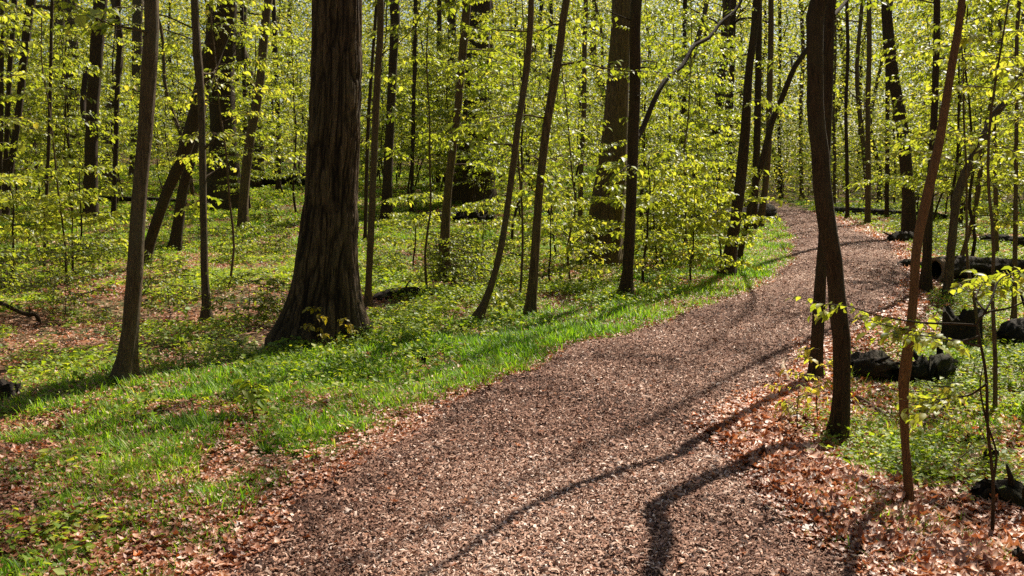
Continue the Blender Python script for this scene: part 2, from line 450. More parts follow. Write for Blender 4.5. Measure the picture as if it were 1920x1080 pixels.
def build_stuff():
    # wood chips
    x, y = scatter(1650000, 2.9, 45, 2.1, .54)
    dl, dr = path_dist(x, y); d = np.maximum(dl, dr)
    k = R.uniform(0, 1, len(x)) < np.where(d < .04, 1.0, np.exp(-np.maximum(d - .04, 0) / .13) * .75)
    x, y, d = x[k], y[k], d[k]; n = len(x)
    P = np.stack([x, y, surf_z(x, y) + R.uniform(.002, .014, n)], -1)
    tm = (np.array([[-.5, 0, 0], [.5, 0, 0], [-.4, .5, .28], [.45, .5, .22], [-.5, 1, 0], [.42, 1, 0]]) * [.30, 1, 1],
          [np.array([[0, 1, 3, 2], [2, 3, 5, 4]])])
    S = np.minimum(R.lognormal(math.log(.0125), .45, n), .034) * (1 + y / 18)
    g = Geo(); N = unit(np.stack([R.normal(0, .45, n), R.normal(0, .45, n), np.ones(n)], -1))
    leaves(g, tm, P, rdir(n) + np.stack([np.zeros(n), np.zeros(n), R.normal(0, .28, n)], -1), N, S,
           np.clip(R.normal(.45, .27, n) + (fbm(x * .8, y * .8, 5) - .5) * .75, 0, 1), wid=R.uniform(.5, 1.3, n))
    tag(obj("wood_chips", g, M_CHIP, smooth=False), "reddish brown wood chips covering the footpath", "wood chips", kind="stuff")
    # fallen leaves
    x, y = scatter(620000, 2.8, 45, 1.9, .60)
    k = R.uniform(0, 1, len(x)) < litter_mask(x, y); x, y = x[k], y[k]; n = len(x)
    g = Geo()
    P = np.stack([x, y, surf_z(x, y) + R.uniform(.004, .04, n)], -1)
    S = np.minimum(R.lognormal(math.log(.046), .32, n), .075) * (1 + np.maximum(y - 10, 0) / 30) * np.where(path_dist(x, y)[1] > .15, 1.25, .78)
    tilt = R.normal(0, .17, (n, 2))
    N = unit(np.stack([tilt[:, 0], tilt[:, 1], np.ones(n)], -1))
    leaves(g, LEAF_O, P, rdir(n) + np.stack([np.zeros(n), np.zeros(n), R.normal(0, .07, n)], -1), N, S,
           np.clip(R.normal(.54, .24, n) + (fbm(x * .7, y * .7, 47) - .5) * .6 + np.where(path_dist(x, y)[1] > .2, .07, -.10), 0, 1), curl=R.normal(.22, .35, (n, 2)), wid=R.uniform(.5, 1.1, n))
    tag(obj("leaf_litter", g, M_LITTER), "curled brown and rust fallen leaves on the forest floor", "fallen leaves", kind="stuff")
    # grass
    x, y = scatter(4200000, 3.0, 60, 1.75, .58)
    k = R.uniform(0, 1, len(x)) < grass_mask(x, y) * (.4 + .6 * sstep(.3, .55, fbm(x * 5, y * 5, 27))); x, y = x[k], y[k]; n = len(x)
    g = Geo()
    P = np.stack([x, y, ground_z(x, y) - .01], -1)
    tm = (np.array([[-.5, 0, 0], [.5, 0, 0], [-.42, .45, .03], [.42, .45, .03], [-.25, .8, -.05], [.25, .8, -.05], [0, 1, -.16]]) * [.042, 1, 1],
          [np.array([[0, 1, 3, 2], [2, 3, 5, 4]]), np.array([[4, 5, 6]])])
    hz = (.028 + .085 * fbm(x * 1.5, y * 1.5, 61)) * np.minimum(R.lognormal(-.08, .36, n), 1.9) * (.8 + .2 * sstep(5.5, 7.5, y))
    b = rdir(n); lean = R.uniform(.15, 1.6, n)[:, None]
    up = np.array([0, 0, 1.0])
    leaves(g, tm, P, b * lean + up, -b + up * .3, hz, np.clip(R.normal(.5, .22, n) + (fbm(x, y, 71) - .5) * .6, 0, 1),
           wid=R.uniform(.7, 1.4, n) * (1 + y / 12))
    tag(obj("grass", g, M_GRASS), "fresh green woodland grass beside the path", "grass", kind="stuff")
    # low herbs
    x, y = scatter(150000, 3.4, 55, 1.65, .58)
    k = R.uniform(0, 1, len(x)) < herb_mask(x, y); x, y = x[k], y[k]; n = len(x)
    m = 11
    xx = np.repeat(x, m); yy = np.repeat(y, m); N_ = n * m
    hz = np.repeat((.03 + .20 * fbm(x * 1.1, y * 1.1, 81) ** 1.5) * R.uniform(.5, 1.5, n), m)
    hh = R.uniform(.15, 1, N_)
    b = rdir(N_)
    P = np.stack([xx, yy, ground_z(xx, yy)], -1) + b * R.uniform(.005, .07, N_)[:, None]
    P[:, 2] += hz * hh
    S = R.uniform(.010, .027, N_) * np.repeat(R.choice([.8, 1.0, 1.0, 1.7], n), m) * (1 + yy / 20)
    g = Geo()
    leaves(g, LEAF_S, P, b + np.stack([np.zeros(N_), np.zeros(N_), R.normal(.1, .35, N_)], -1),
           np.stack([R.normal(0, .35, N_), R.normal(0, .35, N_), np.ones(N_)], -1), S,
           np.clip(R.normal(.5, .2, N_) + np.repeat(R.normal(0, .18, n), m), 0, 1), wid=R.uniform(.8, 1.5, N_))
    tag(obj("ground_cover", g, M_HERB), "low leafy green herbs covering the forest floor", "ground cover", kind="stuff")
build_stuff()

# ------------------------------------------------------------------ branches with leaf sprays
UP = np.array([0, 0, 1.0])
def limb_line(start, az, el, length, n=6, droop=.25, wander=.16):
    p = [np.array(start, float)]; d = np.array([math.cos(az) * math.cos(el), math.sin(az) * math.cos(el), math.sin(el)])
    st = length / (n - 1)
    for i in range(n - 1):
        d = d + R.normal(0, wander, 3) - UP * droop / n
        d /= np.linalg.norm(d); p.append(p[-1] + d * st)
    return np.array(p)

def spray(gw, gl, line, r0, leaf, ntw, twl, density, tmpl, av, tw_r=.0022, spread=.22):
    """twigs and hanging leaves along a limb; wood into gw, leaves into gl"""
    rr = np.linspace(r0, max(r0 * .25, tw_r), len(line))
    tube(gw, line, rr, 5 if r0 < .02 else 7)
    L = len(line)
    for j in range(ntw + 1):
        if j == ntw: tl = line[-3:]; 
        else:
            s = .22 + .76 * (j + R.uniform(0, 1)) / ntw
            i = min(int(s * (L - 1)), L - 2); u = s * (L - 1) - i
            p0 = line[i] * (1 - u) + line[i + 1] * u
            d = line[i + 1] - line[i]; d /= np.linalg.norm(d)
            side = (1 if j % 2 else -1) * R.uniform(.5, 1.2)
            c, sn = math.cos(side), math.sin(side)
            d2 = np.array([d[0] * c - d[1] * sn, d[0] * sn + d[1] * c, d[2] * .6 + R.normal(0, spread)])
            d2 /= np.linalg.norm(d2)
            ln = twl * R.uniform(.5, 1.2) * (1.15 - .5 * s)
            k = np.linspace(0, 1, 4)[:, None]
            tl = p0 + d2 * ln * k - UP * .12 * ln * k ** 2 + np.vstack([np.zeros(3), R.normal(0, .03 * ln, (3, 3))])
            tube(gw, tl, np.linspace(max(tw_r, r0 * .25), tw_r * .7, 4), 4, cap=False)
        ln = np.linalg.norm(tl[-1] - tl[0])
        nn = max(3, int(ln * density))
        t = np.clip(np.linspace(.12, 1, nn) + R.normal(0, .04, nn), 0, 1)
        P = np.stack([np.interp(t, np.linspace(0, 1, len(tl)), tl[:, c]) for c in range(3)], -1)
        d = unit(tl[-1] - tl[0]); sd = np.array([-d[1], d[0], 0]); sd = sd / (np.linalg.norm(sd) + 1e-6)
        sg = np.where(np.arange(nn) % 2 == 0, 1.0, -1.0)[:, None]
        Dr = d * R.uniform(.2, .9, nn)[:, None] + sd * sg * R.uniform(.4, 1.1, nn)[:, None] - UP * R.uniform(.05, 1.0, nn)[:, None] + R.normal(0, .15, (nn, 3))
        N = UP + R.normal(0, .35, (nn, 3))
        P = P + R.normal(0, leaf * .15, (nn, 3))
        leaves(gl, tmpl, P, Dr, N, leaf * np.clip(R.lognormal(-.1, .32, nn), .4, 1.6), np.clip(R.normal(av, .2, nn), 0, 1), wid=R.uniform(.8, 1.2, nn))

def make_sapling(name, label, cat, h, r0, nb, bl, leaf, dens=30, ntw=8, tmpl=LEAF_S, mat=None, bark=None, av=.5, zmin=.2, lean=.1, group=None, mat_l=None):
    t = thing(name, label, cat, group=group)
    n = 9
    p = np.zeros((n, 3)); p[:, 2] = np.linspace(0, h, n)
    p[:, :2] = np.cumsum(R.normal(0, h * .012, (n, 2)) + R.normal(0, lean / n * h * .3, 2), axis=0); p[0, :2] = 0
    rr = np.linspace(r0, r0 * .25, n)
    q, qr = smooth_line(p, rr, 18)
    q = np.vstack([q[0] - UP * .08, q]); qr = np.concatenate([[r0 * 1.2], qr])
    g = Geo(); tube(g, q, qr, 7, .15, int(R.integers(999)))
    gw, gl = g, Geo()
    az = R.uniform(0, 6.28)
    for i in range(nb):
        s = zmin + (1 - zmin) * (i + R.uniform(0, 1)) / nb
        az += 2.4 + R.normal(0, .3)
        st = np.array([np.interp(s * h, q[:, 2], q[:, c]) for c in range(3)])
        ln = bl * (1.1 - .65 * s) * R.uniform(.6, 1.15)
        line = limb_line(st, az, R.uniform(.0, .42), ln, 6, .2, .11)
        spray(gw, gl, line, max(.003, r0 * .35 * (1 - .6 * s)), leaf, ntw, bl * .45, dens, tmpl, av, .003, .07)
    obj("stem", gw, bark or M_BARK_D, t)
    obj("foliage", gl, mat or M_LEAF, t)
    return t

# ------------------------------------------------------------------ the trees one can tell apart
NT = [0]
def tree(name, label, pts, ws, mat, ht=14.0, low=4, high=5, lowz=(1.5, 4.8), leaf=.072, D=None, flare=1.5, limbs=(), av=.45, cat="tree", group=None, wob=.5, ll=1.3, hz0=.48, crook=.06, cden=7, upper=()):
    """pts: (x, y) stations of the trunk in the photograph, base first; ws: widths there, in its pixels"""
    NT[0] += 1
    b = on_ground(*pts[0]) if D is None else ground_col(pts[0][0], D)
    D = b[1]
    P = [b]
    for (x, y) in pts[1:]: P.append(at_depth(x, y, D))
    P = np.array(P)
    if len(ws) != len(pts): ws = np.interp(np.linspace(0, 1, len(pts)), np.linspace(0, 1, len(ws)), ws)
    r = np.asarray(ws, float) / 2 * D / F
    if len(upper):                                  # trunk stations higher up: (x offset from base, height)
        up = np.array([[b[0] + dx, D, b[2] + z] for dx, z in upper])
        r = np.concatenate([r, np.linspace(r[-1], r[-1] * .6, len(up))]); P = np.vstack([P, up])
    # carry on above the frame
    d = P[-1] - P[-2]; d /= np.linalg.norm(d)
    top = P[-1]; n_ex = 5 if crook < .1 else 9
    dz = max(.5, (b[2] + ht - top[2]) / n_ex)
    ext = []; rad = []
    for i in range(n_ex):
        d = d * .7 + np.array([0, 0, .3]) + np.append(R.normal(0, crook, 2), 0)
        d /= np.linalg.norm(d)
        top = top + d * dz; ext.append(top); rad.append(r[-1] * (1 - .85 * (i + 1) / n_ex))
    P = np.vstack([P, ext]); r = np.concatenate([r, rad])
    yy = np.cumsum(R.normal(0, .02, len(P))) * wob; yy[0] = 0; P[:, 1] += yy
    t = thing(name, label, cat, b, group=group)
    L = P - b
    q, qr = smooth_line(L, r, 70)
    root = r[0]
    qr = qr * (1 + (flare - 1) * np.exp(-np.maximum(q[:, 2], 0) / (root * 2.2)))
    q = np.vstack([q[0] - UP * .15, q]); qr = np.concatenate([[qr[0] * 1.1], qr])
    g = Geo(); tube(g, q, qr, 22 if r[0] * F / D > 8 else 10, .13, NT[0], fr=5 / max(r[0], .04) * .2, lobe=.17 * np.exp(-np.maximum(q[:, 2], 0) / (root * 2.4)))
    obj("trunk", g, mat, t)
    gl = Geo()
    if 9 < D < 19:
        for i in range(3):
            z = R.uniform(.7, 3.4); a = R.uniform(0, 6.28)
            st = np.array([np.interp(z, q[:, 2], q[:, c]) for c in range(3)]); rs = float(np.interp(z, q[:, 2], qr))
            gw = Geo(); tube(gw, limb_line(st, a, R.uniform(.1, .7), rs + R.uniform(.04, .28), 6, .1), np.array([.55, .42, .28, .2, .14, .08]) * min(rs, .05), 7, .2, i)
            obj("dead_stub", gw, mat, t)
    for (pl, w0, w1) in limbs:                      # limbs the photograph shows
        lp = np.array([at_depth(x, y, D + k * .25) for k, (x, y) in enumerate(pl)]) - b
        lq, lr = smooth_line(lp, np.linspace(w0, w1, len(pl)) / 2 * D / F, 24)
        gw = Geo(); tube(gw, lq, lr, 9, .12, NT[0] + 5)
        spray(gw, gl, lq[12:], lr[12], leaf, 5, .5, 18, LEAF_S, av)
        obj("limb", gw, mat, t)
    az = R.uniform(0, 6.28)
    for i in range(low):
        z = lowz[0] + (lowz[1] - lowz[0]) * (i + R.uniform(0, 1)) / max(low, 1)
        st = np.array([np.interp(z, q[:, 2], q[:, c]) for c in range(3)])
        az += 2.4 + R.normal(0, .4)
        gw = Geo()
        spray(gw, gl, limb_line(st, az, R.uniform(0, .5), ll * R.uniform(.5, 1.25)), min(.012, r[0] * .2), leaf, 6, .5, 26, LEAF_S, av)
        obj("limb", gw, mat, t)
    for i in range(high):
        z = ht * (hz0 + (.98 - hz0) * (i + R.uniform(0, 1)) / high)
        st = np.array([np.interp(z, q[:, 2], q[:, c]) for c in range(3)])
        rs = float(np.interp(z, q[:, 2], qr))
        az += 2.4 + R.normal(0, .4)
        gw = Geo()
        spray(gw, gl, limb_line(st, az, R.uniform(.2, .9), ht * .2 * R.uniform(.6, 1.2), wander=.22), max(.012, rs * .55), .08, 6 + (cden > 9) * 3, ht * .075, cden, LEAF_S, av, .006)
        obj("limb", gw, mat, t)
    if gl.n: obj("crown", gl, M_LEAF, t)
    return t

def oak():
    b = on_ground(604, 640); D = b[1]
    st = [(604, 640, 196), (603, 622, 180), (605, 598, 160), (608, 560, 138), (612, 500, 119), (621, 360, 100), (629, 180, 96), (632, 0, 91)]
    P = np.array([b] + [at_depth(x, y, D) for x, y, w in st[1:]]) - b
    r = np.array([w for x, y, w in st]) / 2 * D / F
    ex = np.array([[.05, 0, 3.0], [-.1, .2, 7.0], [.1, .1, 12.0]]) + P[-1]
    P = np.vstack([P, ex]); r = np.concatenate([r, [.22, .18, .08]])
    t = thing("oak_tree", "thick old oak with deeply furrowed bark and flared roots, widest trunk in the scene", "tree", b)
    q, qr = smooth_line(P, r, 230)
    k = q[:, 2] < 3.6
    ns = 200
    ang = np.linspace(0, 2 * math.pi, ns, endpoint=False)
    A, Z = np.meshgrid(ang, q[:, 2])
    lob = np.exp(-np.maximum(Z, 0) / .33)
    rr = qr[:, None] * (1 + .17 * lob * (np.cos(A * 5 + 1.0) + .5 * np.cos(A * 3 + .4)))
    # furrows: ridged noise stretched along the trunk
    u = A / (2 * math.pi) * 30
    w = (noise2(u * .35, Z * 2.6, 12) - .5) * 1.5
    def per(fx, s, zs):
        uu = (u + w) * fx; per_ = 30 * fx
        a = noise2(uu, Z * zs, s); c = noise2(uu - per_, Z * zs, s); f = A / (2 * math.pi)
        return a * (1 - f) + c * f
    ridge = np.minimum(np.abs(per(1.25, 5, 3.4) - .5) * 2, np.abs(per(1.9, 25, 2.2) - .5) * 2 + .06)
    fine = per(2.6, 9, 5.0)
    rr = rr - .019 * (1 - sstep(.0, .30, ridge)) + .012 * (fine - .5)
    v = np.stack([q[:, :1] + rr * np.cos(A), q[:, 1:2] + rr * np.sin(A), np.repeat(q[:, 2:], ns, 1)], -1)
    v[0, :, 2] -= .2
    n = len(q)
    i = np.arange(n - 1)[:, None] * ns; j = np.arange(ns)[None]; j2 = (j + 1) % ns
    f = np.stack([i + j, i + j2, i + ns + j2, i + ns + j], -1).reshape(-1, 4)
    g = Geo(); g.add(v, f, ridge.ravel())
    obj("trunk", g, M_OAK, t)
    gl = Geo(); az = .4
    for i in range(9):
        z = 6.5 + i * 1.0
        s_ = np.array([np.interp(z, q[:, 2], q[:, c]) for c in range(3)]); az += 2.4
        gw = Geo(); spray(gw, gl, limb_line(s_, az, .5, 3.6, wander=.22), .09, .08, 8, 1.3, 8, LEAF_S, .5, .008)
        obj("limb", gw, M_OAK, t)
    obj("crown", gl, M_LEAF, t)
oak()

# left of the oak
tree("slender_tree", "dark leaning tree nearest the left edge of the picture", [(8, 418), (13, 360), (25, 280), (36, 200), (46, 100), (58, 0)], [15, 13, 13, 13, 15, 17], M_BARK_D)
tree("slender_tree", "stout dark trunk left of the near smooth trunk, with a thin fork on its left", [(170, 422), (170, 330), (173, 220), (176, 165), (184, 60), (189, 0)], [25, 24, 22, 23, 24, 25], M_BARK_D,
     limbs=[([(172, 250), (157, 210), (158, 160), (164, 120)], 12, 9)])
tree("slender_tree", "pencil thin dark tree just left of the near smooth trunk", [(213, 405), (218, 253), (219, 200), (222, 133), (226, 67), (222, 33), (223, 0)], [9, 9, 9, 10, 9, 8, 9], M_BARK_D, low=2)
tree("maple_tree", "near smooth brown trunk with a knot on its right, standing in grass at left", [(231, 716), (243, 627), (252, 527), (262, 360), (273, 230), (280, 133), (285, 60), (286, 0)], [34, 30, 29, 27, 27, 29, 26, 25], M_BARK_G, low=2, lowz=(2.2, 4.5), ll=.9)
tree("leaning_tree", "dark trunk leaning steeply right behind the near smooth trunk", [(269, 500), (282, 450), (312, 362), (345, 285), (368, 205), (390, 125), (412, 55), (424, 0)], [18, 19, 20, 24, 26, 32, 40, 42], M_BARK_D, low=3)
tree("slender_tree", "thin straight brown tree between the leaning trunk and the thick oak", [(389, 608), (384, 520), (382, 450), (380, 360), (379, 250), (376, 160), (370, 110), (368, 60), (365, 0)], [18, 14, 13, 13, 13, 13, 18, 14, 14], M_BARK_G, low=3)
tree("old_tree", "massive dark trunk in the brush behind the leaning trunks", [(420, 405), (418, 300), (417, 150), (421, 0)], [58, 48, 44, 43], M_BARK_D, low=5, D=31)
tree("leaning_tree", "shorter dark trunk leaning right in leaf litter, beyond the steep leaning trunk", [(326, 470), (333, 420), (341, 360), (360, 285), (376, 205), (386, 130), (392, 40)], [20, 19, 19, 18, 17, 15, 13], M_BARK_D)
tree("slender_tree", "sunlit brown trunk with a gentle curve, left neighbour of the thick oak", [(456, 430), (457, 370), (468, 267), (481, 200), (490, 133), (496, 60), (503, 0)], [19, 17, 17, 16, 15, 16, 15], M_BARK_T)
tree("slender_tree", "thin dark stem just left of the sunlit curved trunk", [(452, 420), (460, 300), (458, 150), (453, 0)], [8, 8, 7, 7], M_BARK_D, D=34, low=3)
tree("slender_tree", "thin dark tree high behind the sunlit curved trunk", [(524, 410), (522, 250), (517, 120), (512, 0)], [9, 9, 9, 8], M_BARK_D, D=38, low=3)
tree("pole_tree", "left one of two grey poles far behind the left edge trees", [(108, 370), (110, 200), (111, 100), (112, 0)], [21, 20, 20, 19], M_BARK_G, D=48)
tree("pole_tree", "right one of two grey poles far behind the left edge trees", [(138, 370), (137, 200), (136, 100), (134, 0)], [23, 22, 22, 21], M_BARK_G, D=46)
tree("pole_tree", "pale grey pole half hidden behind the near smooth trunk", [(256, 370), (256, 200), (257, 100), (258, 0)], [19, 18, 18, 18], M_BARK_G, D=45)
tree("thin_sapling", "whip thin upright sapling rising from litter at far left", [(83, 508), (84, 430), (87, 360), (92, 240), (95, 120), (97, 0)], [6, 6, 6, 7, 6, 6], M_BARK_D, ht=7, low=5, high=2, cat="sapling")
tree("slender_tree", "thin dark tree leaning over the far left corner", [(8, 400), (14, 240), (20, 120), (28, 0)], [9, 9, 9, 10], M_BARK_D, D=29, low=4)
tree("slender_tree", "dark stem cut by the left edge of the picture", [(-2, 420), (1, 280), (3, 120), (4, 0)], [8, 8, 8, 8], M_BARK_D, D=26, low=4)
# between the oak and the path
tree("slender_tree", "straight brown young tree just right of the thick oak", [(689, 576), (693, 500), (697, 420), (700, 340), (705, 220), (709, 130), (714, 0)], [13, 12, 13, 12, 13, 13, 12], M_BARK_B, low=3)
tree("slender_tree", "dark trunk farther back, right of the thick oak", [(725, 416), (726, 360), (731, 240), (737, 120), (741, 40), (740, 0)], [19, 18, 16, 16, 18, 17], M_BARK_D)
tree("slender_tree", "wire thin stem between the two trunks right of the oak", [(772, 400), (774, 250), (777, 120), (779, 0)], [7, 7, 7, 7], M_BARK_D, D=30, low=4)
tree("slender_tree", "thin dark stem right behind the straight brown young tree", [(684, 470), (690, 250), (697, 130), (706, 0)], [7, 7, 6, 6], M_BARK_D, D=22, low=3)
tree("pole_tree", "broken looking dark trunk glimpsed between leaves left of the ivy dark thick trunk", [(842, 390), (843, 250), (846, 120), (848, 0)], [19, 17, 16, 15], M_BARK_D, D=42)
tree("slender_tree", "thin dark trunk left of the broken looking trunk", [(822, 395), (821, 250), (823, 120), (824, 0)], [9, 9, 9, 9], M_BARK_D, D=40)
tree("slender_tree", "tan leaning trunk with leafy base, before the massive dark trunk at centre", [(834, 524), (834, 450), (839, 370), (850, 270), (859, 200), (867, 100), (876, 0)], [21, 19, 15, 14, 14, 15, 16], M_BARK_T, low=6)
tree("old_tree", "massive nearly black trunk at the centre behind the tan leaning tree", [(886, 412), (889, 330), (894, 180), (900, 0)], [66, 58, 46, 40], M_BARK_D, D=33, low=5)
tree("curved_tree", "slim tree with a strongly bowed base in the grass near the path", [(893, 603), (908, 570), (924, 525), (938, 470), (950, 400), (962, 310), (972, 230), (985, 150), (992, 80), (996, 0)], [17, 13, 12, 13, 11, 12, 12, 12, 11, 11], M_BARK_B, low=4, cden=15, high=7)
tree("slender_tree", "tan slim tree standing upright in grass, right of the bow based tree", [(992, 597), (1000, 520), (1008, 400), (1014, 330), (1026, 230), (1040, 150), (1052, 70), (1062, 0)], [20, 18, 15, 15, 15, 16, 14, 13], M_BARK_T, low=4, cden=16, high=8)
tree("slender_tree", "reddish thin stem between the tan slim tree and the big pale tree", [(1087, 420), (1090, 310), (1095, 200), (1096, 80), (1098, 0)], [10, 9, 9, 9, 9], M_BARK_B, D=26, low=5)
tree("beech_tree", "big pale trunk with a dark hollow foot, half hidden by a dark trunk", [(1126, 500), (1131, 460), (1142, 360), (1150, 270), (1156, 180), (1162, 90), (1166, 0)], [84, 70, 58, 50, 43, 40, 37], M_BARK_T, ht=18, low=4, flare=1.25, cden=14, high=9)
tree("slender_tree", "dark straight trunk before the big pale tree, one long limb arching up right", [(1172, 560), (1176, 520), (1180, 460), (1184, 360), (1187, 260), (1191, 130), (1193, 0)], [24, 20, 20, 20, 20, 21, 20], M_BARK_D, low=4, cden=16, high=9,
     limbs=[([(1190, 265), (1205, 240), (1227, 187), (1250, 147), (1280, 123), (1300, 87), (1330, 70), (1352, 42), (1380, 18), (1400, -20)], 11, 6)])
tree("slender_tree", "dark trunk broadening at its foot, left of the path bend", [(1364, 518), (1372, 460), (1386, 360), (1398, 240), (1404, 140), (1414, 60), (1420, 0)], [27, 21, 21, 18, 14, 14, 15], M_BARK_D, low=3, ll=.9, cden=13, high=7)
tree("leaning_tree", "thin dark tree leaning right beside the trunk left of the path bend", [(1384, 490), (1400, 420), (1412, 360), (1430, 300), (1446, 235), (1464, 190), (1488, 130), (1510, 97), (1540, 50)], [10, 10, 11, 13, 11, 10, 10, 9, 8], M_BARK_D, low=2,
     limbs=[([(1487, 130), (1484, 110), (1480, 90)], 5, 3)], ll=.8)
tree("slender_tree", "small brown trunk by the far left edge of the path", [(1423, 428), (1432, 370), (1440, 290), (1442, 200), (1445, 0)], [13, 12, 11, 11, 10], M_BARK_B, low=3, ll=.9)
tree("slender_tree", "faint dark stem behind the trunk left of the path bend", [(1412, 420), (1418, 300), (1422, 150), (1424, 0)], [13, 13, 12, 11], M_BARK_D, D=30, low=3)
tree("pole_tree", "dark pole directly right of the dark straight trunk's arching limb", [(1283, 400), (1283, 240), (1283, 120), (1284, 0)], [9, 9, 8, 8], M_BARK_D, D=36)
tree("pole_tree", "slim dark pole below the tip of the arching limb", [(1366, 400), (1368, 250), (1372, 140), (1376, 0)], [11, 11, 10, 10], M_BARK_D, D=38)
# right of the path
UP_A = [(-.06, 3.2), (.10, 3.7), (.22, 4.3)]
UP_B = [(.10, 3.5), (-.06, 4.0), (-.16, 4.6), (-.10, 5.3)]
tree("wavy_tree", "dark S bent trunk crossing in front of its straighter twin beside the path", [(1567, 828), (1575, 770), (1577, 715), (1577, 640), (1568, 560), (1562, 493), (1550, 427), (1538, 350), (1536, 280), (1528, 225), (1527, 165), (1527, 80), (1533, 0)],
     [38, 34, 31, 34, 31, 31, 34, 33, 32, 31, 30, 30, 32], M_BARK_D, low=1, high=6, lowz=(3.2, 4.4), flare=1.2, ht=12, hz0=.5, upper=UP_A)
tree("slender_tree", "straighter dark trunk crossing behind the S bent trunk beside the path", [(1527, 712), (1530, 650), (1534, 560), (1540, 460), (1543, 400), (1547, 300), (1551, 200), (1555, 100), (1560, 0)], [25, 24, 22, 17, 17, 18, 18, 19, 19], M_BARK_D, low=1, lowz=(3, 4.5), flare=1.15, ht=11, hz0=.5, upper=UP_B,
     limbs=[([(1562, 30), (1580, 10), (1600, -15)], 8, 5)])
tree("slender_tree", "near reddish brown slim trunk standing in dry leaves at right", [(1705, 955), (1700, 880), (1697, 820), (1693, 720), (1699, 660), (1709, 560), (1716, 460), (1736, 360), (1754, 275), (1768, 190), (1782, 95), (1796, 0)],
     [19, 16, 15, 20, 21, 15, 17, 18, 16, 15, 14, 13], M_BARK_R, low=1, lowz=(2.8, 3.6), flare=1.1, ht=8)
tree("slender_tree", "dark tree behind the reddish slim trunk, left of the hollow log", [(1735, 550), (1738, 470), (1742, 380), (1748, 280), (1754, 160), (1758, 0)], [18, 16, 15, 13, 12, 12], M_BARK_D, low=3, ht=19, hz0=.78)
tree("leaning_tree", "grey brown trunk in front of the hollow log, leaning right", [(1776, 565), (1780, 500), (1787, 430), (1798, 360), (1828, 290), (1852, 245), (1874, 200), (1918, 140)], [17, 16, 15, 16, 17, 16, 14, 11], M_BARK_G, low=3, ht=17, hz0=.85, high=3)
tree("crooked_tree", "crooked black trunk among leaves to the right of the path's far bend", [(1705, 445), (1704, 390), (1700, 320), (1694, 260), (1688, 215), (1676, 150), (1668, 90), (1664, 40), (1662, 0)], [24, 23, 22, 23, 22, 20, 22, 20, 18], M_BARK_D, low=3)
for i, (lab, a, b_, w_) in enumerate([
        ("thin tree behind the far end of the path, nearest the crooked black trunk", (1662, 410), (1668, 0), 8),
        ("thin double looking stem right of the path's far end", (1625, 422), (1632, 0), 10),
        ("wire straight young tree just right of the S bent trunk", (1586, 405), (1588, 0), 7),
        ("thin tree rising left of the S bent trunk, past the far path", (1500, 385), (1504, 0), 8),
        ("thinnest pole above the point where the path vanishes", (1461, 380), (1462, 0), 7),
        ("slim pole glimpsed right of the straighter twin trunk", (1563, 392), (1566, 0), 6)]):
    xs = np.linspace(a[0], b_[0], 5) + R.normal(0, 1.5, 5); ys = np.linspace(a[1], b_[1], 5)
    tree("slender_tree", lab, list(zip(xs, ys)), [w_, w_ * .85], M_BARK_B if i % 2 else M_BARK_D, low=3, D=[36, 33, 37, 60, 62, 52][i], ll=1.0, av=.6)
tree("slender_tree", "thin stem behind the hollow log's middle", [(1868, 478), (1866, 360), (1862, 220), (1858, 100), (1856, 0)], [9, 8, 8, 7, 7], M_BARK_B, low=4, ht=17, hz0=.8)
tree("slender_tree", "thin stem by the right edge, its foot beside the black log end", [(1901, 612), (1903, 500), (1905, 360), (1908, 180), (1912, 0)], [10, 9, 8, 7, 7], M_BARK_B, low=3, ht=16, hz0=.85, high=3)
tree("slender_tree", "pale thin stem leaning over the hollow log", [(1802, 470), (1832, 380), (1846, 260), (1872, 120), (1880, 0)], [8, 8, 8, 7, 7], M_BARK_T, D=19, low=4)

# ------------------------------------------------------------------ saplings close to the path
def place(o, loc, rz=0): o.location = tuple(float(c) for c in loc); o.rotation_euler = (0, 0, rz); return o

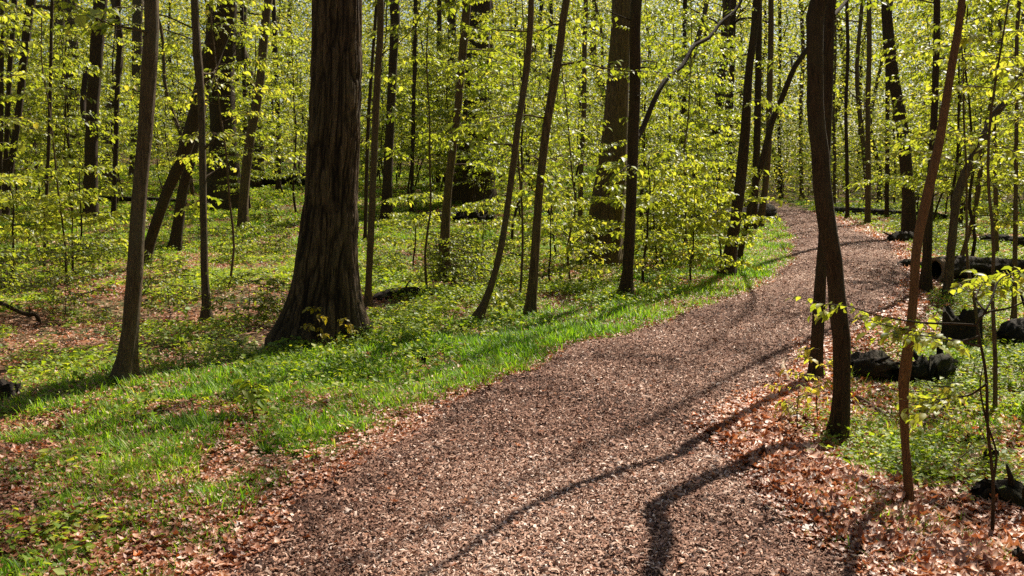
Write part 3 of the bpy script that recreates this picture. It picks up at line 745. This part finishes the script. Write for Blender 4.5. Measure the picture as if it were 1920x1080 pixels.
def near_sapling():
    b = on_ground(1860, 1014); D = b[1]
    t = thing("young_sapling", "near whip sapling with bright flat leaf sprays reaching left across the slim trunks", "sapling", b)
    st = [(1862, 907), (1852, 800), (1850, 720), (1843, 667), (1834, 627), (1833, 605), (1850, 586), (1890, 578), (1935, 560)]
    P = np.vstack([[0, 0, -.05], [[0, 0, 0]], np.array([at_depth(x, y, D + k * .02) for k, (x, y) in enumerate(st)]) - b])
    q, r = smooth_line(P, np.array([9, 8, 7, 6, 6, 6, 5.5, 5, 5, 4, 3]) / 2 * D / F, 50)
    g = Geo(); tube(g, q, r, 8, .12, 3)
    p2, r2 = smooth_line(np.array([at_depth(x, y, D) for x, y in [(1862, 905), (1868, 850), (1850, 790), (1838, 730), (1842, 690)]]) - b, np.array([5, 4, 4, 3, 2]) / 2 * D / F, 20)
    tube(g, p2, r2, 6)
    obj("stem", g, M_BARK_D, t)
    gl = Geo()
    for pl, dz in [([(1833, 610), (1790, 607), (1740, 606), (1690, 600), (1640, 590), (1590, 574), (1528, 570)], .35),
                   ([(1836, 630), (1800, 640), (1760, 628), (1720, 622), (1670, 612), (1630, 600)], .1),
                   ([(1840, 650), (1800, 640), (1770, 636), (1735, 630), (1700, 628)], -.15),
                   ([(1845, 588), (1860, 560), (1870, 530), (1890, 515), (1925, 505)], .25),
                   ([(1850, 586), (1830, 560), (1840, 535), (1850, 520), (1880, 520)], .5),
                   ([(1850, 720), (1820, 740), (1790, 745), (1750, 750), (1720, 745)], .2)]:
        lp = np.array([at_depth(x, y, D + dz * i / (len(pl) - 1)) for i, (x, y) in enumerate(pl)]) - b
        lq, lr = smooth_line(lp, np.linspace(5, 2, len(pl)) / 2 * D / F, 14)
        gw = Geo(); spray(gw, gl, lq, lr[0], .048, 11, .28, 36, LEAF_D, .5, .0012, .10)
        obj("branch", gw, M_BARK_D, t)
    obj("foliage", gl, M_LEAF, t)
near_sapling()

def low_sprig(label, px, py, h, nb, bl, leaf, mat, av=.5, dens=30, name="seedling", tm=LEAF_D, zmin=.35, ntw=3):
    o = make_sapling(name, label, "seedling", h, .005, nb, bl, leaf, dens, ntw, tm, mat, M_BARK_D, av, zmin)
    return place(o, on_ground(px, py), R.uniform(0, 6))
low_sprig("little seedling with amber young leaves before the left of the oak's foot", 598, 660, .42, 5, .16, .055, M_YLEAF)
low_sprig("little seedling with amber young leaves before the right of the oak's foot", 655, 655, .30, 4, .14, .05, M_YLEAF)
low_sprig("small yellow green seedling beside the S bent trunk's foot", 1535, 800, .55, 8, .28, .05, M_LEAF, .95)
low_sprig("yellowish seedling in the dry leaves left of the S bent trunk", 1492, 815, .42, 6, .25, .045, M_LEAF, .95)
low_sprig("green seedling behind the foot of the reddish slim trunk", 1735, 830, .45, 7, .35, .055, M_LEAF, .6)
low_sprig("pale bushy shrub at the path side, before the big pale tree", 1108, 560, .85, 16, .35, .055, M_LEAF, .7, name="shrub")
low_sprig("low shrub with broad leaves beside the bow based tree", 935, 600, .35, 8, .25, .07, M_LEAF, .55, name="shrub")
low_sprig("twiggy bright shrub at the left foot of the dark straight trunk", 1215, 560, .6, 12, .4, .05, M_LEAF, .75, name="shrub")
low_sprig("yellow tinged shrub in litter right of the dark straight trunk", 1290, 545, .7, 12, .45, .05, M_LEAF, .9, name="shrub")
low_sprig("broad leaved shrub in the meadow left of the oak", 500, 440, .8, 12, .5, .09, M_LEAF, .35, name="shrub")
low_sprig("upright green herb beside the left end of the grass", 475, 790, .28, 6, .12, .06, M_HERB, .6, name="woodland_herb")
low_sprig("spindly seedling in the grass right of the near smooth trunk", 345, 690, .55, 4, .12, .045, M_HERB, .5)
low_sprig("dense dark green shrub left of the near smooth trunk's foot", 120, 600, .95, 30, .75, .042, M_LEAF, .2, name="shrub", zmin=.12, ntw=5)
low_sprig("dense green shrub tucked between the smooth trunk and the thin brown tree", 318, 600, .75, 24, .55, .042, M_LEAF, .25, name="shrub", zmin=.12, ntw=5)

def edge_sapling(label, px, D, h, nb, bl, leaf, zmin, av=.6):
    o = make_sapling("leafy_sapling", label, "sapling", h, .018, nb, bl, leaf, 30, 7, LEAF_D, M_LEAF, M_BARK_B, av, zmin)
    return place(o, ground_col(px, D), R.uniform(0, 6))
edge_sapling("tall bright leafed sapling filling the top right corner", 1965, 8.2, 3.6, 13, .9, .062, .5)
edge_sapling("bright sapling whose sprays hang beside the reddish trunk's upper part", 1850, 10.2, 3.9, 13, 1.1, .062, .45)
edge_sapling("leafy sapling against the right edge above the black log end", 1940, 11.5, 3.2, 12, 1.1, .06, .35)
edge_sapling("leafy young sapling overhanging the top left corner", -30, 10.5, 4.6, 16, 1.3, .062, .45)
edge_sapling("airy sapling with layered sprays just right of the oak, before the tan leaning trunk", 800, 13.2, 4.6, 15, 1.4, .066, .36, .4)
edge_sapling("airy sapling with layered sprays between the bow based tree and the tan upright tree", 975, 13.0, 4.8, 15, 1.5, .066, .38, .5)
edge_sapling("airy sapling with layered sprays in front of the big pale trunk", 1070, 15.0, 4.4, 12, 1.3, .062, .34, .45)
edge_sapling("airy sapling whose pale sprays hang high right of the reddish slim trunk", 1885, 7.4, 3.5, 10, .8, .058, .62, .65)
edge_sapling("airy sapling with sprays above the small trunk by the far left edge of path", 1300, 17.0, 5.0, 16, 1.5, .07, .36, .5)
edge_sapling("airy sapling overhanging the stout dark forked trunk at left", 120, 15.0, 5.2, 15, 1.6, .068, .42, .45)
edge_sapling("leafy sapling whose sprays cross the thin brown tree left of the oak", 425, 13.0, 4.8, 20, 1.5, .065, .34)

# ------------------------------------------------------------------ understorey
PROTO = []
for k in range(7):
    hh = [3.2, 4.2, 5.2, 6.4, 2.4, 4.8, 1.6][k]
    PROTO.append((hh, dict(h=hh, r0=.012 + hh * .0045, nb=int(8 + hh * 2.3), bl=.8 + hh * .22, leaf=.078, av=[.38, .5, .42, .6, .48, .3, .55][k], zmin=.2)))
USED = {}
def understorey(regions):
    for (x0, x1, d0, d1, n, kinds, lab, grp) in regions:
        for i in range(n):
            for _ in range(40):
                px = R.uniform(x0, x1); D = math.sqrt(R.uniform(d0 ** 2, d1 ** 2))
                b = ground_col(px, D)
                dl, dr = path_dist(b[0], b[1])
                if max(float(dl), float(dr)) > .9 and not (250 < px < 390 and D < 33): break
            k = kinds[int(R.integers(len(kinds)))]
            if k not in USED:
                USED[k] = make_sapling("understorey_sapling", lab, "sapling", group=grp, **PROTO[k][1])
                o = place(USED[k], b, R.uniform(0, 6.28))
            else:
                o = dup(USED[k], b, R.uniform(0, 6.28), R.uniform(.75, 1.25), lab, grp)
understorey([
    (-80, 240, 28, 48, 20, (0, 1, 2, 3), "leafy understorey sapling at the left, among the dark trunks near the edge", "saplings at the far left"),
    (290, 570, 27, 46, 17, (0, 1, 2, 3, 5), "leafy understorey sapling between the near smooth trunk and the oak", "saplings left of the oak"),
    (690, 880, 23, 44, 17, (0, 1, 2, 3, 5), "leafy understorey sapling between the oak and the tan leaning tree", "saplings right of the oak"),
    (880, 1110, 20, 44, 18, (0, 1, 2, 3, 5), "leafy understorey sapling between the tan leaning tree and the big pale tree", "saplings at the centre"),
    (1200, 1360, 17, 42, 14, (0, 1, 2, 5), "leafy understorey sapling between the dark limbed trunk and the path bend", "saplings before the path bend"),
    (1440, 1740, 56, 72, 16, (1, 2, 3, 5), "pale leafed sapling beyond the far end of the path", "saplings beyond the path"),
    (1720, 1960, 14, 42, 16, (0, 1, 2, 3, 5), "leafy understorey sapling at right, around and behind the hollow log", "saplings at the right"),
    (0, 190, 14, 24, 5, (6,), "knee high leafy sapling in the ground cover left of the oak", "low saplings left of the oak"),
    (700, 1090, 13, 20, 5, (6,), "knee high leafy sapling in the litter right of the oak", "low saplings right of the oak"),
    (1200, 1360, 14, 20, 8, (6,), "knee high leafy sapling near the path's left bank", "low saplings by the path"),
])

# low shrubs behind the oak
def low_shrubs():
    lab = "low leafy shrub in the ground cover among the trunks left of the oak"
    p = None
    for i in range(16):
        px, D = (R.uniform(-20, 540), R.uniform(10.5, 20)) if i < 11 else (R.uniform(700, 1080), R.uniform(12.5, 19))
        if 245 < px < 400: px -= 200
        l2 = lab if i < 11 else "low leafy shrub in the ground cover between the oak and the big pale tree"
        grp = "low shrubs left of the oak" if i < 11 else "low shrubs right of the oak"
        b = ground_col(px, D)
        if p is None: p = o = place(make_sapling("shrub", lab, "shrub", .55, .006, 22, .6, .045, 24, 5, LEAF_S, M_LEAF, M_BARK_D, .3, .1, group=grp), b)
        else: o = dup(p, b, R.uniform(0, 6), R.uniform(.6, 1.3), l2, grp)
low_shrubs()

# far trees, copies of a few
def far_trees():
    protos = []
    for k in range(4):
        t = thing("background_tree", "distant slender tree standing in the hazy green woods behind", "tree", group="distant trees")
        h = 17 + k
        p = np.zeros((8, 3)); p[:, 2] = np.linspace(-.3, h, 8); p[1:, :2] = np.cumsum(R.normal(0, .34, (7, 2)), 0)
        q, r = smooth_line(p, np.linspace([.13, .10, .2, .075][k], .03, 8), 24)
        g = Geo(); tube(g, q, r, 8, .1, k)
        gl = Geo(); gw = g; az = 0
        for i in range(16):
            z = h * (.12 + .85 * i / 16); az += 2.4
            s_ = np.array([np.interp(z, q[:, 2], q[:, c]) for c in range(3)])
            spray(gw, gl, limb_line(s_, az, R.uniform(.1, .8), R.uniform(1.2, 2.8), wander=.2), .03, .10, 6, .8, 12, LEAF_S, .5, .005)
        obj("trunk", g, [M_BARK_D, M_BARK_B, M_BARK_G, M_BARK_D][k], t)
        obj("crown", gl, M_FAR, t)
        protos.append(t)
    i = 0
    for s in range(84):
        px = -60 + (s + .5 + R.uniform(-.4, .4)) / 84 * 2040
        D = R.uniform(36, 85)
        b = ground_col(px, D); dl, dr = path_dist(b[0], b[1])
        if max(float(dl), float(dr)) < .8: b[0] -= 3.5; b[2] = float(ground_z(b[0], b[1]))
        o = place(protos[i], b) if i < 4 else dup(protos[i % 4], b, 0, R.choice([.6, .8, 1.0, 1.3, 1.6]))
        o.rotation_euler = (R.normal(0, .05), R.normal(0, .07), R.uniform(0, 6))
        i += 1
far_trees()

def far_wood():
    g = Geo()
    m = 16
    def clumps(n, d0, d1, th, zmax, s0, s1):
        D = np.sqrt(R.uniform(d0 ** 2, d1 ** 2, n))
        x = D * np.sin(th); y = D * np.cos(th)
        z = ground_z(x, y) + R.uniform(0, 1, n) ** 1.1 * zmax
        P = np.repeat(np.stack([x, y, z], -1), m, 0) + R.normal(0, 1, (n * m, 3)) * [1.0, 1.0, .32]
        N_ = n * m
        a = np.repeat(R.normal(.48, .26, n), m) + R.normal(0, .12, N_)
        leaves(g, LEAF_S, P, rdir(N_) - UP * R.uniform(0, .8, N_)[:, None], UP + R.normal(0, .45, (N_, 3)), R.uniform(s0, s1, N_), np.clip(a, 0, 1), wid=R.uniform(.9, 1.4, N_))
    clumps(24000, 50, 95, R.uniform(-.56, .56, 24000), 20, .11, .22)
    clumps(16000, 90, 150, R.uniform(-.56, .56, 16000), 30, .25, .42)
    th = R.uniform(.62, 2 * math.pi - .62, 12000)
    clumps(12000, 22, 60, th, 18, .25, .5)  # unseen foliage beside and behind the camera, added to screen off blue skylight
    tag(obj("far_foliage", g, M_FAR), "mass of pale green spring foliage deep in the woods", "woodland", kind="stuff")
far_wood()

# ------------------------------------------------------------------ logs, stumps, sticks
def rough_log(name, label, p, r, mat, ns=18, rough=.28, seed=1, flat=1.0, cat="log", n=26, fr=9):
    p = np.asarray(p, float); b = p[0].copy(); b[2] = float(ground_z(b[0], b[1]))
    t = thing(name, label, cat, b)
    q, rr = smooth_line(p - b, r, n)
    k_ = np.linspace(0, 1, n)
    rr = rr * (1 + rough * .7 * (noise2(k_ * 7, k_ * 0 + seed, seed) - .5) * 2) * np.minimum(1, .55 + 6 * np.minimum(k_, 1 - k_))
    g = Geo(); tube(g, q, rr, 30, min(rough * 1.4, .7), seed, fr=fr * 1.5, flat=flat)
    v = g.v[0]; sp = noise2(np.arange(len(v)) * 1.7, np.zeros(len(v)), seed) - .5
    ax_ = unit(q[-1] - q[0])
    e_ = np.zeros(len(v)); e_[:30] = -1; e_[(n - 1) * 30:n * 30] = 1
    v += ax_ * (e_ * (.2 + sp) * rr.max() * 1.3)[:, None]
    obj("log_body", g, mat, t)
    for i in range(4):
        c = int(R.integers(4, n - 4)); d = unit(R.normal(0, 1, 3) + UP * .5)
        ln = rr[c] * R.uniform(1.0, 2.6)
        g = Geo(); tube(g, np.array([q[c] + d * rr[c] * .5, q[c] + d * (rr[c] + ln * .5), q[c] + d * (rr[c] + ln) + R.normal(0, ln * .15, 3)]), np.array([.26, .18, .07]) * rr[c], 7, .3, i)
        obj("branch_stub", g, mat, t)
    return t

def gp(px, py, dz=0.0):
    b = on_ground(px, py); b[2] += dz; return b

def hollow_log():
    b = gp(1752, 526); D = b[1]
    t = thing("hollow_log", "big fallen log with a round black hollow end facing the path", "log", b)
    r = 23 / F * D
    ax = unit(np.array([1.0, .45, -.03])); n = 40; ns = 36
    s = np.linspace(0, 3.4, n)
    c = np.array([0, 0, r * .85]) + s[:, None] * ax + np.stack([0 * s, .10 * np.sin(s * 1.3), .03 * np.sin(s * 2.1)], -1)
    g = Geo(); tube(g, c, r * (1 - .30 * s / 3.4), ns, .30, 5, cap=False, fr=10); obj("bark_shell", g, M_ROT, t)
    g = Geo(); tube(g, c + ax * .002, r * (.78 - .28 * s / 3.4), ns, .2, 5, cap=False, fr=8)
    back = Geo(); obj("inner_hollow", g, M_CHAR, t)
    g = Geo()
    a = np.linspace(0, 2 * math.pi, ns, endpoint=False)
    U = unit(np.cross(ax, UP)); V = np.cross(U, ax)
    ring = lambda k, o: c[0] + o * ax + r * k * (np.cos(a)[:, None] * U + np.sin(a)[:, None] * V)
    v = np.vstack([ring(1.04, -.015), ring(.78, -.02), ring(.79, .1), ring(1.02, .1)])
    i = np.arange(ns); j = (i + 1) % ns
    g.add(v, np.vstack([np.stack([k * ns + i, k * ns + j, (k + 1) % 4 * ns + j, (k + 1) % 4 * ns + i], -1) for k in range(4)]))
    obj("broken_rim", g, M_STICK, t)
    g = Geo(); e = c[-1]; v = np.vstack([e + ax * 0.01, e + r * .64 * (np.cos(a)[:, None] * U + np.sin(a)[:, None] * V)])
    g.add(v, np.stack([np.zeros(ns, int), i + 1, j + 1], -1)); obj("cut_end", g, M_ROT, t)
hollow_log()

def log_px(name, label, a, b_, w, mat=M_ROT, lift=.45, w2=None, seed=1, rough=.28, cat="log", n=26):
    A = gp(*a); B = gp(*b_)
    ra = w / 2 / F * A[1]; rb = (w2 or w) / 2 / F * B[1]
    A = A + UP * ra * lift; B = B + UP * rb * lift
    M_ = (A + B) / 2 + np.array([0, R.normal(0, .1), R.uniform(0, .06)])
    return rough_log(name, label, [A, M_, B], [ra, (ra + rb) / 2 * 1.05, rb], mat, seed=seed, rough=rough, cat=cat, n=n)

log_px("fallen_log", "short weathered log chunk by the far right edge of the path", (1668, 454), (1712, 452), 20, M_ROT, seed=4)
log_px("fallen_log", "long mossy log lying along the back beyond the path's right side", (1545, 400), (1770, 412), 17, M_ROT, seed=9, n=40)
log_px("fallen_log", "dark log in front of the hollow log, to its left", (1690, 500), (1745, 512), 18, M_ROT, seed=2)
log_px("fallen_log", "dark log lying beyond the hollow log at the right edge", (1840, 455), (1990, 470), 22, M_ROT, seed=12)
log_px("fallen_log", "crumbling dark log behind the S bent trunk's foot", (1588, 706), (1668, 704), 46, M_ROT, seed=15, rough=.5)
log_px("fallen_log", "jagged dark log continuing right behind the reddish slim trunk", (1668, 714), (1768, 694), 42, M_ROT, seed=18, rough=.5)
log_px("fallen_log", "black log end poking in from the right edge", (1884, 655), (1990, 645), 62, M_CHAR, .6, seed=21, rough=.14)
log_px("fallen_log", "thin mossy log pointing at the near whip sapling", (1785, 838), (1862, 836), 14, M_ROT, seed=23)
log_px("fallen_log", "rotten log in dry leaves at the right edge, lowest but one", (1832, 944), (1990, 985), 44, M_ROT, seed=25, rough=.4)
log_px("fallen_log", "dark log heaped behind the dark straight trunk, left part", (1215, 440), (1330, 425), 30, M_ROT, seed=27, rough=.45)
log_px("fallen_log", "dark log heaped behind the trunk left of the path bend", (1320, 420), (1450, 405), 26, M_ROT, .7, seed=29, rough=.4)
log_px("fallen_log", "thin pole log lying across the meadow at the far left", (10, 378), (330, 380), 9, M_ROT, .9, seed=31, rough=.15, n=40)
log_px("fallen_log", "pile topping log in the far brush left of the oak", (470, 352), (585, 350), 22, M_ROT, 1.0, seed=33, rough=.4)
log_px("fallen_log", "dark lying log low between the oak and the bow based tree", (700, 565), (790, 556), 16, M_ROT, seed=35, rough=.5)
log_px("fallen_log", "short dark log right of the tan leaning tree's foot", (838, 512), (884, 508), 14, M_ROT, seed=37, rough=.4)
log_px("fallen_log", "small black log behind the bow based tree", (942, 488), (975, 486), 12, M_CHAR, seed=39, rough=.4)
log_px("fallen_log", "rotting log in the brush before the massive central trunk", (790, 420), (920, 415), 24, M_ROT, .8, seed=41, rough=.5)

def stump(label, px, py, w, h, mat=M_CHAR, seed=1, lean=(0, 0)):
    b = gp(px, py); D = b[1]
    t = thing("stump", label, "stump", b)
    r = w / 2 / F * D; hh = h / F * D
    n = 12; z = np.linspace(-.1, 1, n); ns = 44
    a = np.linspace(0, 2 * math.pi, ns, endpoint=False)
    g = Geo()
    Rr = r * (1 + .35 * np.exp(-np.maximum(z, 0) * 5))[:, None] * (1 + .22 * (noise2(np.cos(a) * 2 + 9 + 0 * z[:, None], np.sin(a) * 2 + 9 + z[:, None] * .6, seed) - .5) * 2)
    top = (.45 + .8 * fbm(np.cos(a) * 1.5 + 5, np.sin(a) * 1.5 + 5, seed + 3, 4))[None, :]
    Z = np.where(z[:, None] > 0, z[:, None] * hh * top, z[:, None])
    v = np.stack([Rr * np.cos(a) + lean[0] * Z, Rr * np.sin(a) + lean[1] * Z, Z], -1).reshape(-1, 3)
    i = np.arange(n - 1)[:, None] * ns; j = np.arange(ns)[None]; j2 = (j + 1) % ns
    q = np.stack([i + j, i + j2, i + ns + j2, i + ns + j], -1).reshape(-1, 4)
    g.add(v, q); obj("stump_body", g, mat, t)
    g = Geo()
    tv = v.reshape(n, ns, 3)[-1]
    inn = tv * [.55, .55, 1] - [0, 0, hh * .25]
    vv = np.vstack([tv, inn, inn.mean(0)])
    jj = np.arange(ns); jn = (jj + 1) % ns
    g.add(vv, [np.stack([jj, jn, ns + jn, ns + jj], -1), np.stack([ns + jj, ns + jn, np.full(ns, 2 * ns)], -1)])
    obj("rotten_top", g, M_ROT, t)
    return t
stump("black jagged stump at the left edge in the grass", 12, 748, 46, 34, M_CHAR, 3)
stump("tiny charred stub upright in the grass by the path", 791, 690, 9, 30, M_CHAR, 5, (.2, 0))
stump("black hollow stump behind the bright leaf sprays at right", 1805, 652, 66, 78, M_CHAR, 7)
stump("broken dark stub beside the near whip sapling", 1858, 880, 26, 44, M_ROT, 9)
stump("dark rotten stump cut by the right edge at the bottom corner", 1918, 1066, 36, 40, M_ROT, 11)

def stick(label, pts, w0, w1, mat=M_STICK, lift=.02, side=()):
    P = np.array([gp(x, y, lift) if k == 0 else at_ground_or(x, y, lift) for k, (x, y) in enumerate(pts)])
    b = P[0].copy(); b[2] = float(ground_z(b[0], b[1]))
    t = thing("fallen_branch", label, "branch", b)
    D = b[1]
    q, r = smooth_line(P - b, np.linspace(w0, w1, len(P)) / 2 / F * D, 22)
    g = Geo(); tube(g, q, r, 8, .2, len(pts)); obj("main_stem", g, mat, t)
    for s, az, ln in side:
        i = int(s * 21)
        g = Geo(); tube(g, limb_line(q[i], az, .25, ln, 5), np.linspace(r[i] * .6, r[i] * .2, 5), 6); obj("side_twig", g, mat, t)
    return t
def at_ground_or(x, y, lift): return gp(x, y, lift)
stick("pale curved stick lying at the right edge of the path, left of the twin trunks", [(1478, 722), (1470, 700), (1467, 684), (1474, 676)], 11, 8, M_PALE)
stick("long thin stick pointing to the reddish slim trunk's foot from the left", [(1585, 918), (1640, 918), (1690, 927), (1740, 935), (1785, 932)], 6, 4, M_STICK, .03, [(.5, -2.0, .15)])
stick("long branch running from behind the reddish slim trunk to the right edge", [(1715, 862), (1760, 878), (1800, 915), (1850, 930), (1910, 960)], 7, 4, M_STICK, .05, [(.35, .4, .3), (.6, -.9, .35)])
stick("forked twig lying right of the reddish slim trunk", [(1718, 940), (1770, 965), (1815, 985), (1860, 1005)], 5, 3, M_STICK, .04, [(.4, .8, .25), (.6, -1.2, .2)])
stick("straight branch lying behind the near whip sapling", [(1820, 898), (1870, 912), (1925, 925)], 8, 6, M_BARK_D, .04)
stick("short dark branch at the reddish trunk's foot", [(1640, 936), (1680, 938), (1720, 946)], 12, 9, M_ROT, .03)
stick("thin diagonal stick on litter between the twin trunks and the slim trunk", [(1598, 752), (1625, 765), (1660, 790)], 6, 4, M_STICK, .05)
stick("stick end lying in the corner at bottom right", [(1862, 1034), (1890, 1048), (1925, 1062)], 8, 8, M_STICK, .04)
stick("short stick on litter at the left edge of the path", [(660, 910), (685, 900), (710, 884)], 5, 3, M_STICK, .02)
stick("twig lying on litter in the left foreground", [(205, 800), (225, 792), (242, 788)], 5, 3, M_STICK, .03)

def dead_limb():
    D = on_ground(70, 618)[1]
    pts = [(-30, 556), (10, 572), (45, 588), (66, 590), (72, 600), (82, 614)]
    P = np.array([at_depth(x, y, D + k * .05) for k, (x, y) in enumerate(pts)])
    b = P[-1].copy(); b[2] = float(ground_z(b[0], b[1]))
    t = thing("dead_branch", "dark dead limb with a bent elbow reaching in from the left edge", "branch", b)
    q, r = smooth_line(P - b, np.array([8, 8, 8, 9, 8, 6]) / 2 / F * D, 26)
    g = Geo(); tube(g, q, r, 8, .2, 3); obj("main_stem", g, M_BARK_D, t)
    g = Geo(); tube(g, np.array([q[16], q[16] + [.02, 0, .05], q[16] + [.01, 0, .09]]), np.array([.012, .008, .004]), 6); obj("side_twig", g, M_BARK_D, t)
dead_limb()

# fine twigs dropped on the litter
def twigs():
    for i in range(14):
        px, py = (R.uniform(1380, 1880), R.uniform(760, 1040)) if i < 9 else (R.uniform(60, 520), R.uniform(800, 1030))
        b = gp(px, py); a = R.uniform(0, 6.28); ln = R.uniform(.18, .5)
        t = thing("twig", "thin bare twig lying on dry leaves on the right bank" if i < 9 else "thin bare twig lying on leaf litter in the left foreground", "twig", b,
                  group="twigs on the right bank" if i < 9 else "twigs in the left foreground")
        k = np.linspace(0, 1, 7)
        p = np.stack([np.cos(a) * ln * k, np.sin(a) * ln * k, np.zeros(7)], -1) + np.vstack([np.zeros(3), R.normal(0, .012, (6, 3))])
        p[:, 2] = ground_z(p[:, 0] + b[0], p[:, 1] + b[1]) - b[2] + .03
        g = Geo(); tube(g, p, np.linspace(.006, .0025, 7), 6); obj("main_stem", g, M_STICK, t)
        g = Geo(); tube(g, limb_line(p[3], a + R.choice([-.7, .7]), .1, ln * .4, 4, 0), np.linspace(.0035, .0018, 4), 5); obj("side_twig", g, M_STICK, t)
twigs()
